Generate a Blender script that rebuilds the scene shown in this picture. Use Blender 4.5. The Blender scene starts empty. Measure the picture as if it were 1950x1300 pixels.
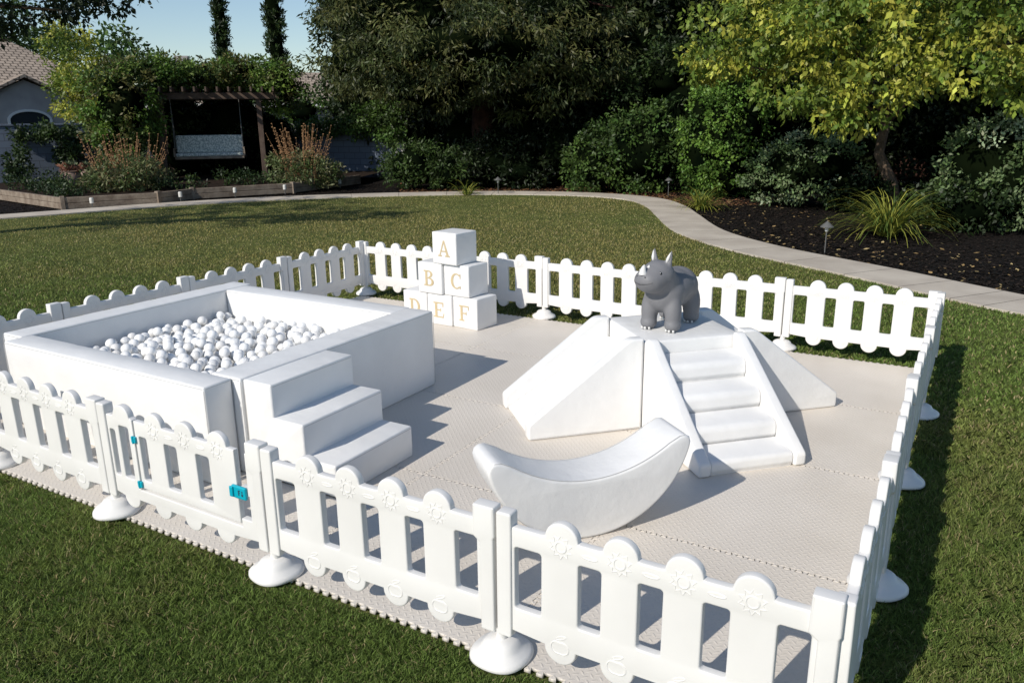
import bpy, bmesh, math, random
import numpy as np
from mathutils import Vector, Matrix, noise as mnoise
scene=bpy.context.scene
random.seed(7)
COL=scene.collection
SUN_EL=math.radians(35.2); SUN_AZ=math.radians(193.5)   # azimuth clockwise from +Y
# ------------------------------------------------------------------ camera
CX,CY,CZ=0.1875,-2.1715,1.95
def make_cam():
    F,yaw,pit,rol=1517.28545,-0.53293,0.27546,-0.01109
    f=Vector((math.sin(yaw)*math.cos(pit),math.cos(yaw)*math.cos(pit),-math.sin(pit)))
    r=Vector((math.cos(yaw),-math.sin(yaw),0)); u=r.cross(f)
    r2=r*math.cos(rol)+u*math.sin(rol); u2=-r*math.sin(rol)+u*math.cos(rol)
    cd=bpy.data.cameras.new("camera"); cd.sensor_width=36; cd.lens=F/1950*36
    cd.clip_start=.05; cd.clip_end=3000
    c=bpy.data.objects.new("camera",cd); COL.objects.link(c)
    m=Matrix.Identity(4)
    for i in range(3):
        m[i][0]=r2[i]; m[i][1]=u2[i]; m[i][2]=-f[i]
    m[0][3],m[1][3],m[2][3]=CX,CY,CZ
    c.matrix_world=m; scene.camera=c
make_cam()
# ------------------------------------------------------------------ light
w=bpy.data.worlds.new("World"); scene.world=w; w.use_nodes=True
nt=w.node_tree; bg=nt.nodes["Background"]
sky=nt.nodes.new("ShaderNodeTexSky"); sky.sky_type='NISHITA'; sky.sun_disc=False
sky.sun_elevation=SUN_EL; sky.sun_rotation=SUN_AZ; sky.air_density=1.0; sky.dust_density=.15; sky.ozone_density=2.0
nt.links.new(sky.outputs[0],bg.inputs[0]); bg.inputs[1].default_value=.115
sd=bpy.data.lights.new("sun","SUN"); sd.energy=4.35; sd.angle=math.radians(.5); sd.color=(1,.94,.85)
so=bpy.data.objects.new("sun",sd); COL.objects.link(so)
dirv=Vector((math.sin(SUN_AZ)*math.cos(SUN_EL),math.cos(SUN_AZ)*math.cos(SUN_EL),math.sin(SUN_EL)))
so.rotation_euler=dirv.to_track_quat('Z','Y').to_euler(); so.location=dirv*30
scene.view_settings.view_transform='Standard'; scene.view_settings.look='None'; scene.view_settings.exposure=0
# ------------------------------------------------------------------ materials
def new_mat(name):
    m=bpy.data.materials.new(name); m.use_nodes=True
    nt=m.node_tree; b=nt.nodes["Principled BSDF"]; return m,nt,b
def M(name,c1,c2=None,scale=6,rough=.6,bump=0.0,bscale=60,spec=.5,dist=.002,detail=4,c3=None):
    m,nt,b=new_mat(name); N=nt.nodes; L=nt.links
    tc=N.new("ShaderNodeNewGeometry")
    b.inputs["Roughness"].default_value=rough; b.inputs["Specular IOR Level"].default_value=spec
    if c2 is None: b.inputs["Base Color"].default_value=(*c1,1)
    else:
        n=N.new("ShaderNodeTexNoise"); n.inputs["Scale"].default_value=scale; n.inputs["Detail"].default_value=detail
        L.new(tc.outputs["Position"],n.inputs["Vector"])
        r=N.new("ShaderNodeValToRGB"); r.color_ramp.elements[0].position=.35; r.color_ramp.elements[1].position=.65
        r.color_ramp.elements[0].color=(*c1,1); r.color_ramp.elements[1].color=(*c2,1)
        if c3: e=r.color_ramp.elements.new(.8); e.color=(*c3,1)
        L.new(n.outputs["Fac"],r.inputs[0]); L.new(r.outputs[0],b.inputs["Base Color"])
    if bump:
        n2=N.new("ShaderNodeTexNoise"); n2.inputs["Scale"].default_value=bscale; n2.inputs["Detail"].default_value=5
        L.new(tc.outputs["Position"],n2.inputs["Vector"])
        bp=N.new("ShaderNodeBump"); bp.inputs["Strength"].default_value=bump; bp.inputs["Distance"].default_value=dist
        L.new(n2.outputs["Fac"],bp.inputs["Height"]); L.new(bp.outputs[0],b.inputs["Normal"])
    return m
def leaf_mat(name,trans=.3,rough=.5,spec=.35):
    m,nt,b=new_mat(name); N=nt.nodes; L=nt.links
    a=N.new("ShaderNodeAttribute"); a.attribute_name="tint"
    L.new(a.outputs["Color"],b.inputs["Base Color"]); b.inputs["Roughness"].default_value=rough
    b.inputs["Specular IOR Level"].default_value=spec
    t=N.new("ShaderNodeBsdfTranslucent"); L.new(a.outputs["Color"],t.inputs["Color"])
    mx=N.new("ShaderNodeMixShader"); mx.inputs[0].default_value=trans
    out=N["Material Output"]; L.new(b.outputs[0],mx.inputs[1]); L.new(t.outputs[0],mx.inputs[2]); L.new(mx.outputs[0],out.inputs[0])
    return m
MAT={}
MAT['plastic']=M("white_fence_plastic",(.77,.755,.73),(.72,.705,.68),3,.38,.25,140,.45,.0012)
MAT['vinyl']=M("white_vinyl",(.80,.795,.78),(.76,.755,.74),4,.40,.6,9,.5,.009)
MAT['seam']=M("stitched_seam",(.52,.52,.51),None,rough=.6)
MAT['teal']=M("teal_plastic",(.0,.36,.47),None,rough=.4)
MAT['dark']=M("dark_mark",(.02,.06,.09),None,rough=.5)
MAT['gold']=M("gold_letter_vinyl",(.60,.48,.29),(.54,.43,.25),30,.4)
MAT['ballw']=M("ball_white",(.88,.88,.87),None,rough=.25)
MAT['ballp']=M("ball_pearl",(.74,.73,.71),(.80,.79,.77),12,.2,spec=.8)
m,nt,b=new_mat("ball_clear"); b.inputs["Base Color"].default_value=(.93,.94,.95,1); b.inputs["Roughness"].default_value=.12
b.inputs["Transmission Weight"].default_value=.35; b.inputs["IOR"].default_value=1.2; MAT['ballc']=m
MAT['rhino']=M("grey_rubber",(.19,.19,.20),(.175,.175,.185),5,.55,.08,90,.35,.001)
MAT['rhinowhite']=M("white_rubber",(.66,.65,.63),None,rough=.4)
MAT['rhinodark']=M("dark_grey_rubber",(.08,.08,.085),None,rough=.5)
MAT['black']=M("black_gloss",(.01,.01,.01),None,rough=.2)
MAT['wood']=M("weathered_timber",(.17,.13,.10),(.28,.23,.18),5,.85,.5,25,.2,.01)
MAT['wooddark']=M("dark_stained_wood",(.075,.052,.042),(.125,.09,.07),5,.8,.4,25,.2,.01)
MAT['bark']=M("bark",(.07,.05,.035),(.17,.12,.085),7,.9,.8,18,.2,.03)
MAT['redbark']=M("red_bark",(.028,.013,.010),(.060,.028,.020),5,.9,.8,12,.2,.04)
MAT['concrete']=M("concrete_path_surface",(.42,.37,.31),(.53,.475,.40),1.6,.85,.3,60,.3,.004)
MAT['mulch']=M("dark_mulch",(.007,.006,.006),(.020,.015,.012),30,.95,1.0,45,.1,.03)
MAT['soil']=M("garden_soil",(.014,.010,.008),(.04,.027,.019),20,.95,1.0,30,.1,.03)
MAT['stucco']=M("house_stucco",(.38,.36,.35),(.32,.305,.30),2,.9,.2,40)
MAT['glass']=M("window_glass",(.03,.035,.04),None,rough=.1)
MAT['trim']=M("white_trim",(.7,.7,.68),None,rough=.6)
MAT['lampmetal']=M("lamp_metal",(.11,.11,.105),None,rough=.4)
MAT['lampwhite']=M("white_lamp_plastic",(.62,.61,.57),None,rough=.4)
MAT['pot']=M("clay_pot",(.20,.14,.11),(.27,.19,.15),8,.8)
MAT['cushion']=M("bench_cushion",(.30,.36,.35),(.70,.72,.68),26,.8,detail=0)
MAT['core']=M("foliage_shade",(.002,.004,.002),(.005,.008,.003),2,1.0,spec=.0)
MAT['leaf']=leaf_mat("leaves"); MAT['grass']=leaf_mat("grass_blades",.28,.6,.2)
MAT['litter']=leaf_mat("fallen_leaves",.05,.8,.2)
MAT['lawn']=M("lawn_turf",(.070,.092,.026),(.11,.125,.038),1.3,.95,.8,60,.1,.02)
def foam():
    m,nt,b=new_mat("cream_foam"); N=nt.nodes; L=nt.links
    g=N.new("ShaderNodeNewGeometry"); sp=N.new("ShaderNodeSeparateXYZ"); L.new(g.outputs["Position"],sp.inputs[0])
    def mt(op,a,b_=None,c=None):
        n=N.new("ShaderNodeMath"); n.operation=op
        for i,v in enumerate((a,b_,c)):
            if v is None: continue
            if isinstance(v,(int,float)): n.inputs[i].default_value=v
            else: L.new(v,n.inputs[i])
        return n.outputs[0]
    sc=1/.026
    X=mt('MULTIPLY',mt('ADD',sp.outputs[0],sp.outputs[1]),sc*.7071); Y=mt('MULTIPLY',mt('SUBTRACT',sp.outputs[1],sp.outputs[0]),sc*.7071)
    fx=mt('SUBTRACT',mt('FRACT',X),.5); fy=mt('SUBTRACT',mt('FRACT',Y),.5)
    par=mt('FLOORED_MODULO',mt('ADD',mt('FLOOR',X),mt('FLOOR',Y)),2)
    def ell(a,b_,wa,wb):
        return mt('ADD',mt('POWER',mt('ABSOLUTE',mt('DIVIDE',a,wa)),2),mt('POWER',mt('ABSOLUTE',mt('DIVIDE',b_,wb)),2))
    e1=ell(fx,fy,.52,.17); e2=ell(fx,fy,.17,.52)
    e=mt('ADD',mt('MULTIPLY',e1,par),mt('MULTIPLY',e2,mt('SUBTRACT',1,par)))
    h=mt('MAXIMUM',mt('SUBTRACT',1,e),0)
    n2=N.new("ShaderNodeTexNoise"); n2.inputs["Scale"].default_value=500; L.new(g.outputs["Position"],n2.inputs["Vector"])
    h2=mt('ADD',mt('SQRT',h),mt('MULTIPLY',n2.outputs["Fac"],.15))
    bp=N.new("ShaderNodeBump"); bp.inputs["Strength"].default_value=.6; bp.inputs["Distance"].default_value=.0022
    L.new(h2,bp.inputs["Height"]); L.new(bp.outputs[0],b.inputs["Normal"])
    n=N.new("ShaderNodeTexNoise"); n.inputs["Scale"].default_value=1.6; n.inputs["Detail"].default_value=6; L.new(g.outputs["Position"],n.inputs["Vector"])
    r=N.new("ShaderNodeValToRGB"); r.color_ramp.elements[0].color=(.625,.57,.50,1); r.color_ramp.elements[1].color=(.69,.635,.565,1)
    r.color_ramp.elements[0].position=.35; r.color_ramp.elements[1].position=.65
    L.new(n.outputs["Fac"],r.inputs[0]); L.new(r.outputs[0],b.inputs["Base Color"]); b.inputs["Roughness"].default_value=.5
    return m
MAT['foam']=foam()
def brickmat(name,bw,rh,ms,c1,c2,c3,rough=.85):
    m,nt,b=new_mat(name); N=nt.nodes; L=nt.links
    g=N.new("ShaderNodeTexCoord"); br=N.new("ShaderNodeTexBrick"); L.new(g.outputs["UV"],br.inputs["Vector"])
    br.inputs["Scale"].default_value=1; br.inputs["Brick Width"].default_value=bw; br.inputs["Row Height"].default_value=rh
    br.inputs["Mortar Size"].default_value=ms; br.inputs["Color1"].default_value=(*c1,1); br.inputs["Color2"].default_value=(*c2,1)
    br.inputs["Mortar"].default_value=(*c3,1)
    L.new(br.outputs["Color"],b.inputs["Base Color"]); b.inputs["Roughness"].default_value=rough; return m
MAT['roof']=brickmat("roof_tiles",.3,.28,.03,(.40,.32,.25),(.30,.24,.19),(.09,.07,.05))
MAT['wall']=brickmat("painted_block_wall",.4,.2,.008,(.12,.15,.20),(.105,.13,.175),(.06,.07,.09))
# ------------------------------------------------------------------ helpers
def mkobj(name,mesh,mats=None,parent=None,label=None,cat=None,group=None,kind=None,smooth=None,loc=None):
    o=bpy.data.objects.new(name,mesh); COL.objects.link(o)
    if mats is not None and mesh is not None and len(mesh.materials)==0:
        for k in (mats if isinstance(mats,(list,tuple)) else [mats]): mesh.materials.append(MAT[k])
    if parent is not None: o.parent=parent
    if label: o["label"]=label
    if cat: o["category"]=cat
    if group: o["group"]=group
    if kind: o["kind"]=kind
    if smooth is not None and mesh is not None: smoothm(mesh,smooth)
    if loc is not None: o.location=loc
    return o
def smoothm(me,ang=35):
    me.polygons.foreach_set("use_smooth",[True]*len(me.polygons))
    if ang<180: me.set_sharp_from_angle(angle=math.radians(ang))
def empty(name,label,cat,group=None,loc=(0,0,0),rotz=0):
    o=mkobj(name,None,label=label,cat=cat,group=group); o.location=loc; o.rotation_euler=(0,0,rotz); o.empty_display_size=.1
    return o
def bm_to(bm,name):
    me=bpy.data.meshes.new(name); bm.to_mesh(me); bm.free(); return me
def box(name,lo,hi,bev=.01,seg=2):
    bm=bmesh.new(); bmesh.ops.create_cube(bm,size=1)
    for v in bm.verts: v.co=Vector([(lo[i]+hi[i])/2+v.co[i]*(hi[i]-lo[i]) for i in range(3)])
    if bev: bmesh.ops.bevel(bm,geom=bm.edges[:],offset=bev,segments=seg,affect='EDGES',profile=.5)
    return bm_to(bm,name)
def softbox(name,lo,hi,bev=.02,puff=.006,wr=.002,step=.07,seed=0):
    """upholstered foam block: rounded, slightly puffed, faintly uneven"""
    dims=[hi[i]-lo[i] for i in range(3)]; c=[(hi[i]+lo[i])/2 for i in range(3)]
    bm=bmesh.new(); bmesh.ops.create_cube(bm,size=1)
    for v in bm.verts: v.co=Vector([c[i]+v.co[i]*dims[i] for i in range(3)])
    bmesh.ops.bevel(bm,geom=bm.edges[:],offset=bev,segments=3,affect='EDGES',profile=.5)
    for ax in range(3):
        n=max(1,int(dims[ax]/step))
        for k in range(1,n):
            p=Vector(c); p[ax]=lo[ax]+dims[ax]*k/n
            if p[ax]<lo[ax]+bev*1.05 or p[ax]>hi[ax]-bev*1.05: continue
            no=Vector((0,0,0)); no[ax]=1
            bmesh.ops.bisect_plane(bm,geom=bm.verts[:]+bm.edges[:]+bm.faces[:],plane_co=p,plane_no=no)
    bm.normal_update()
    mv=[]
    for v in bm.verts:
        q=[(v.co[i]-c[i])/(dims[i]/2) for i in range(3)]
        f=[1-min(1,abs(x))**2.5 for x in q]
        s=sorted(f); a=s[1]*s[2]
        nz=mnoise.noise(v.co*7+Vector((seed,0,0)))*wr+mnoise.noise(v.co*23+Vector((seed,3,0)))*wr*.4
        mv.append(v.normal*(puff*a+nz))
    for v,d in zip(bm.verts,mv): v.co+=d
    return bm_to(bm,name)
def rpoly(pts,r,seg=5):
    out=[];n=len(pts)
    for i in range(n):
        p=Vector(pts[i][:2]); a=Vector(pts[i-1][:2])-p; b=Vector(pts[(i+1)%n][:2])-p
        rr=pts[i][2] if len(pts[i])>2 else r
        if rr<=0: out.append(tuple(p)); continue
        la,lb=a.length,b.length; a.normalize(); b.normalize()
        ang=a.angle(b); 
        if ang>math.radians(176): out.append(tuple(p)); continue
        t=min(rr/math.tan(ang/2),la*.48,lb*.48); rr=t*math.tan(ang/2)
        ce=p+(a+b).normalized()*(rr/math.sin(ang/2))
        s=p+a*t; e=p+b*t
        a0=math.atan2(s.y-ce.y,s.x-ce.x); a1=math.atan2(e.y-ce.y,e.x-ce.x)
        d=(a1-a0+math.pi)%(2*math.pi)-math.pi
        for k in range(seg+1):
            th=a0+d*k/seg; out.append((ce.x+rr*math.cos(th),ce.y+rr*math.sin(th)))
    return out
def prof(name,loops,width,bev=.006,res=2,mat=None,center=0.0,shrink=0.0):
    """solid from 2D loops, thickness 'width' along local z, rounded edges"""
    cu=bpy.data.curves.new(name,'CURVE'); cu.dimensions='2D'; cu.fill_mode='BOTH'
    cu.extrude=max(width/2-bev,.0001); cu.bevel_depth=bev; cu.bevel_resolution=res; cu.offset=-bev-shrink
    for lp in loops:
        s=cu.splines.new('POLY'); s.points.add(len(lp)-1); s.use_cyclic_u=True
        for i,p in enumerate(lp): s.points[i].co=(p[0],p[1],0,1)
    o=bpy.data.objects.new(name,cu); COL.objects.link(o)
    bpy.context.view_layer.update()
    me=bpy.data.meshes.new_from_object(o.evaluated_get(bpy.context.evaluated_depsgraph_get()))
    bpy.data.objects.remove(o); bpy.data.curves.remove(cu)
    if center: me.transform(Matrix.Translation((0,0,center)))
    if mat is not None: me.transform(mat)
    bm=bmesh.new(); bm.from_mesh(me); bmesh.ops.remove_doubles(bm,verts=bm.verts,dist=.00002); bmesh.ops.recalc_face_normals(bm,faces=bm.faces); bm.to_mesh(me); bm.free()
    me.name=name; me.materials.clear(); return me
XZ=Matrix(((1,0,0,0),(0,0,-1,0),(0,1,0,0),(0,0,0,1)))
def join(name,meshes):
    bm=bmesh.new()
    for m in meshes:
        bm.from_mesh(m)
    me=bm_to(bm,name); me.materials.clear()
    for m in meshes: 
        if m.users==0: bpy.data.meshes.remove(m)
    return me
def tube(bm,pts,rads,seg=8,cap=True):
    pts=[Vector(p) for p in pts]; rings=[]
    up=Vector((0,0,1)); prevx=None
    for i,p in enumerate(pts):
        d=(pts[min(i+1,len(pts)-1)]-pts[max(i-1,0)]).normalized()
        x=d.cross(up) if abs(d.z)<.95 else d.cross(Vector((0,1,0)))
        if prevx is not None:
            x=prevx-d*prevx.dot(d)
        x.normalize(); y=d.cross(x); prevx=x
        r=rads[i] if hasattr(rads,'__len__') else rads
        rings.append([bm.verts.new(p+(x*math.cos(2*math.pi*k/seg)+y*math.sin(2*math.pi*k/seg))*r) for k in range(seg)])
    for a,b in zip(rings[:-1],rings[1:]):
        for k in range(seg): bm.faces.new((a[k],a[(k+1)%seg],b[(k+1)%seg],b[k]))
    if cap:
        bm.faces.new(rings[0][::-1]); bm.faces.new(rings[-1])
def closed_tube(bm,pts,r,seg=5):
    pts=[Vector(p) for p in pts]; n=len(pts); rings=[]
    for i,p in enumerate(pts):
        d=(pts[(i+1)%n]-pts[i-1]).normalized(); y=Vector((0,1,0)); x=d.cross(y).normalized()
        rings.append([bm.verts.new(p+(x*math.cos(2*math.pi*k/seg)+y*math.sin(2*math.pi*k/seg))*r) for k in range(seg)])
    for i in range(n):
        a=rings[i]; b=rings[(i+1)%n]
        for k in range(seg): bm.faces.new((a[k],a[(k+1)%seg],b[(k+1)%seg],b[k]))
def lathe(name,prof_,seg=32,lobe=0,nl=4):
    bm=bmesh.new(); rings=[]
    for r,z in prof_:
        rings.append([bm.verts.new((r*(1+lobe*math.cos(nl*2*math.pi*k/seg))*math.cos(2*math.pi*k/seg),r*(1+lobe*math.cos(nl*2*math.pi*k/seg))*math.sin(2*math.pi*k/seg),z)) for k in range(seg)])
    for a,b in zip(rings[:-1],rings[1:]):
        for k in range(seg): bm.faces.new((a[k],a[(k+1)%seg],b[(k+1)%seg],b[k]))
    bm.faces.new(rings[0][::-1]); bm.faces.new(rings[-1])
    bmesh.ops.recalc_face_normals(bm,faces=bm.faces)
    return bm_to(bm,name)
def np_mesh(name,V,k,tint=None):
    V=np.ascontiguousarray(V,dtype=np.float32); n=len(V)//k
    me=bpy.data.meshes.new(name); me.vertices.add(len(V)); me.vertices.foreach_set("co",V.ravel())
    me.loops.add(len(V)); me.loops.foreach_set("vertex_index",np.arange(len(V),dtype=np.int32))
    me.polygons.add(n); me.polygons.foreach_set("loop_start",np.arange(0,len(V),k,dtype=np.int32))
    me.polygons.foreach_set("loop_total",np.full(n,k,dtype=np.int32))
    me.update(calc_edges=True)
    if tint is not None:
        a=me.color_attributes.new("tint",'FLOAT_COLOR','POINT')
        c=np.ones((len(V),4),np.float32); c[:,:3]=np.repeat(tint,k,0); a.data.foreach_set("color",c.ravel())
    return me
def site(b,d,z=0.0):
    a=math.radians(b); return Vector((CX+d*math.sin(a),CY+d*math.cos(a),z))
# ------------------------------------------------------------------ ground, lawn, path
bm=bmesh.new(); bmesh.ops.create_grid(bm,x_segments=2,y_segments=2,size=900)
mkobj("ground",bm_to(bm,"ground"),'mulch',kind="structure",loc=(0,0,-.03))
def catmull(P,n=6):
    P=[Vector((*p,0)) for p in P]; out=[]
    for i in range(1,len(P)-2):
        for k in range(n):
            t=k/n; a,b,c,d=P[i-1:i+3]
            out.append(.5*((2*b)+(c-a)*t+(2*a-5*b+4*c-d)*t*t+(3*b-a-3*c+d)*t**3))
    return out
NEAR=catmull([(-26,-6),(-22,0),(-19,3.5),(-17.4,6.8),(-16.6,9),(-15.8,10.8),(-14.5,12.6),(-12.8,14.2),(-10.8,15.5),(-8.8,16.05),(-7.2,15.7),(-6.2,14.5),(-5.5,13.2),(-4.3,11.0),(-2.9,9.5),(-1.2,8.3),(0,7.4),(.7,6.95),(2.5,6.1),(6,5),(9,4)])
bm=bmesh.new()
lawn=[(p.x,p.y) for p in NEAR]+[(14,-4),(10,-22),(-10,-30),(-34,-18)]
bm.faces.new([bm.verts.new((x,y,-.005)) for x,y in lawn]); bmesh.ops.triangulate(bm,faces=bm.faces)
mkobj("lawn",bm_to(bm,"lawn"),'lawn',kind="structure")
FAR=[]
for i,p in enumerate(NEAR):
    d=(NEAR[min(i+1,len(NEAR)-1)]-NEAR[max(i-1,0)]).normalized(); nrm=Vector((-d.y,d.x,0)); FAR.append(p+nrm*.85)
bm=bmesh.new(); zt=.022
for i in range(len(NEAR)-1):
    n0,n1,f0,f1=[Vector(q) for q in (NEAR[i],NEAR[i+1],FAR[i],FAR[i+1])]
    if i%3==0:   # control joint
        t=.010/max((n1-n0).length,.01); n0=n0.lerp(n1,t); f0=f0.lerp(f1,t)
    q=[bm.verts.new((p.x,p.y,z)) for z in (zt,-.06) for p in (n0,n1,f1,f0)]
    bm.faces.new(q[:4]); bm.faces.new((q[0],q[4],q[5],q[1])); bm.faces.new((q[3],q[2],q[6],q[7]))
    if i%3==0: bm.faces.new((q[0],q[3],q[7],q[4]))
bmesh.ops.recalc_face_normals(bm,faces=bm.faces)
mkobj("garden_path",bm_to(bm,"garden_path"),'concrete',kind="structure")
# ------------------------------------------------------------------ foam mat tiles
TX,TY=1.137,1.146; MX0,MY0=-5.745,-.03
def seam(p,q,amp=.018,pitch=.052):
    p=Vector(p);q=Vector(q);L=(q-p).length;n=int(round(L/pitch*2));n-=n%2; st=L/n; d=(q-p).normalized(); nn=Vector((-d.y,d.x)); out=[]
    a=amp;e=st*.14
    for k in range(1,n-1,2):
        s=k*st
        out+= [p+d*(s+e),p+d*(s-e)+nn*a,p+d*(s+st+e)+nn*a,p+d*(s+st-e)]
    return [p]+out
for i in range(5):
    for j in range(4):
        x0,y0=MX0+i*TX,MY0+j*TY; x1,y1=x0+TX,y0+TY
        b_=seam((x0,y0),(x1,y0)); r_=seam((x1,y0),(x1,y1)); t_=seam((x0,y1),(x1,y1)); l_=seam((x0,y0),(x0,y1))
        E_=[(x1,y0),(x1,y1),(x0,y1),(x0,y0)]
        loop=[tuple(v) for v in b_]+[tuple(v) for v in r_]+[E_[1]]+[tuple(v) for v in t_[1:][::-1]]+[E_[2]]+[tuple(v) for v in l_[1:][::-1]]
        me=prof("foam_mat_tile",[loop],.016,.002,1,center=.008,shrink=.0017)
        mkobj("foam_mat_tile",me,'foam',label="cream diamond-plate foam floor tile with interlocking edge on the lawn",cat="mat tile",group="interlocking foam floor tiles")
# ------------------------------------------------------------------ fence
PW=1.155; HF=.626
PIC=[.255,.47,.685,.90]
def outline(xa,xb,pics,ztop=.565,zbot=.15,r=.0625,top=True,bot=True,rb=.0625):
    pts=[(xa,zbot)]
    if bot:
        for c in pics:
            for k in range(0,13):
                th=math.pi+math.pi*k/12; pts.append((c+rb*math.cos(th),zbot-.012+rb*math.sin(th)))
    pts.append((xb,zbot)); pts.append((xb,ztop))
    if top:
        for c in reversed(pics):
            pts.append((c+r+.012,ztop))
            for k in range(0,15):
                th=math.pi*k/14; pts.append((c+r*math.cos(th),ztop+.002+(HF-ztop)*math.sin(th)*.98))
            pts.append((c-r-.012,ztop))
    pts.append((xa,ztop)); return pts
def slot(a,b,z0=.245,z1=.49): return rpoly([(a,z0),(b,z0),(b,z1),(a,z1)],.012,4)
def emboss(pics,T):
    bm=bmesh.new()
    for s in (-1,1):
        y=s*(T/2-.0006)
        for c in pics:
            closed_tube(bm,[(c+.020*math.cos(t*2*math.pi/24),y,.540+.020*math.sin(t*2*math.pi/24)) for t in range(24)],.0032)
            closed_tube(bm,[(c+(.044 if t%2 else .030)*math.cos(t*2*math.pi/20),y,.540+(.044 if t%2 else .030)*math.sin(t*2*math.pi/20)) for t in range(20)],.0026)
            ap=[]
            for t in range(28):
                th=t*2*math.pi/28; rr=.030*(1+.10*math.cos(2*th)-.18*max(0,math.sin(th))**8-.1*max(0,-math.sin(th))**10)
                ap.append((c+rr*1.05*math.cos(th),y,.145+rr*math.sin(th)))
            closed_tube(bm,ap,.0032)
            closed_tube(bm,[(c+.004+.02*math.cos(t*math.pi/6),y,.186+.007*math.sin(t*math.pi/6)+.008*math.cos(t*math.pi/6)) for t in range(12)],.0024)
        for a,b in zip(pics[:-1],pics[1:]):
            m=(a+b)/2
            closed_tube(bm,[(m+.028*math.cos(t*math.pi/8),y,.530+.007*math.sin(t*math.pi/8)) for t in range(16)],.0028)
    return bm_to(bm,"emboss")
T=.036
brd=prof("picket_board",[outline(.05,PW-.05,PIC),slot(.072,.178)]+[slot(a+.0655,b-.0655) for a,b in zip(PIC[:-1],PIC[1:])]+[slot(PW-.178,PW-.082)],T,.007,3,XZ)
board=join("picket_board",[brd,emboss(PIC,T)]); 
def postL_():
    a=prof("post",[rpoly([(.0015,.12),(.062,.12),(.062,HF-.010),(.0015,HF-.010)],.010,4)],.056,.007,3,XZ)
    bm=bmesh.new(); tube(bm,[(.006,0,.03),(.006,0,.135)],.022,14); t=bm_to(bm,"t")
    return join("post",[a,t])
def postR_():
    return prof("post",[rpoly([(PW-.064,.12),(PW-.006,.12),(PW-.006,.50),(PW-.0015,.51),(PW-.0015,HF),(PW-.090,HF),(PW-.092,.50),(PW-.064,.48)],.006,4)],.058,.007,3,XZ)
postL=postL_(); postR=postR_()
foot=lathe("foot",[(.110,.0),(.118,.008),(.117,.020),(.106,.031),(.086,.040),(.074,.052),(.066,.066),(.052,.075),(.036,.079),(.030,.081)],48,.03,4)
for m_ in (board,postL,postR): smoothm(m_,40)
smoothm(foot,60)
for m_ in (board,postL,postR,foot): m_.materials.append(MAT['plastic'])
FEET=[]
def panel(p,ang,label="white plastic picket fence panel with scalloped top, standing on round feet"):
    e=empty("fence_panel",label,"fence panel","linked white picket fence panels",(p[0],p[1],0),ang)
    e.rotation_euler=(math.radians(random.uniform(-.5,.5)),0,ang)
    mkobj("picket_board",board,parent=e); mkobj("post",postL,parent=e); mkobj("post",postR,parent=e)
    f=mkobj("foot",foot,parent=e); f.location=(.004,0,.012); f.rotation_euler=(0,0,random.uniform(0,1.5)); FEET.append((p[0],p[1]))
    return e
front=[(0,0),(-1.157,0.0),(-2.315,-.012),(-3.47,.0),(-4.62,.02),(-5.775,.03)]
right=[(0,0),(.005,1.158),(-.01,2.315),(-.005,3.47),(.0,4.62)]
back=[(0,4.62),(-1.155,4.64),(-2.31,4.645),(-3.465,4.65),(-4.62,4.66),(-5.775,4.665)]
left=[(-5.775,.03),(-5.79,1.19),(-5.80,2.345),(-5.79,3.505),(-5.775,4.665)]
def run(pts,skip=()):
    for i,(a,b) in enumerate(zip(pts[:-1],pts[1:])):
        if i in skip: continue
        panel(a,math.atan2(b[1]-a[1],b[0]-a[0]))
run(front[::-1],skip=(2,)); run(right); run(back[::-1]); run(left)
ge=empty("gate_panel","white picket fence panel with small hinged gate and teal latch","fence gate",None,(front[3][0],front[3][1],0),math.atan2(front[2][1]-front[3][1],front[2][0]-front[3][0]))
mkobj("post",postL,parent=ge); mkobj("post",postR,parent=ge); fo=mkobj("foot",foot,parent=ge,loc=(.004,0,.012)); FEET.append(front[3])
GP=[.42,.64,.865]
fr=[(.05,.15)]
for c in (.18,.42,.64,.865,):
    for k in range(13):
        th=math.pi+math.pi*k/12; fr.append((c+.06*math.cos(th),.138+.06*math.sin(th)*.9))
fr+=[(PW-.05,.15),(PW-.05,.565),(1.045,.565),(1.045,.40),(1.0,.40),(1.0,.36),(1.05,.36),(1.05,.24),(.985,.24),(.985,.20),(.262,.20),(.262,.565),(.245,.575)]
for k in range(0,13):
    th=math.pi*k/12*.97; fr.append((.18+.0625*math.cos(th),.567+.06*math.sin(th)))
fr+=[(.10,.565),(.05,.565)]
fm=prof("gate_frame",[fr,slot(.075,.115),slot(.15,.225,.245,.52)],T,.006,3,XZ); smoothm(fm,40)
mkobj("gate_frame",fm,'plastic',parent=ge)
lf=prof("gate_leaf",[outline(.272,.975,GP,zbot=.212,bot=False),slot(.30,.355,.26,.49),slot(.485,.575,.26,.49),slot(.71,.80,.26,.49)],.030,.006,3,XZ)
em=emboss(GP,.030); bm=bmesh.new(); bm.from_mesh(em); bmesh.ops.delete(bm,geom=[v for v in bm.verts if v.co.z<.3],context='VERTS'); bm.to_mesh(em); bm.free()
lf=join("gate_leaf",[lf,em]); smoothm(lf,40)
leaf=mkobj("gate_leaf",lf,'plastic',parent=ge)
for z in (.47,.235):
    hm=join("hinge",[box("h",(.252,-.026,z-.016),(.285,-.013,z+.016),.003),box("h2",(.262,-.03,z-.02),(.272,-.02,z+.02),.003)]); mkobj("hinge",hm,'teal',parent=leaf)
lt=mkobj("latch",join("latch",[box("l",(.955,-.032,.345),(1.045,-.017,.405),.006),box("l2",(.95,-.04,.350),(.972,-.03,.40),.004)]),'teal',parent=ge)
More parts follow.
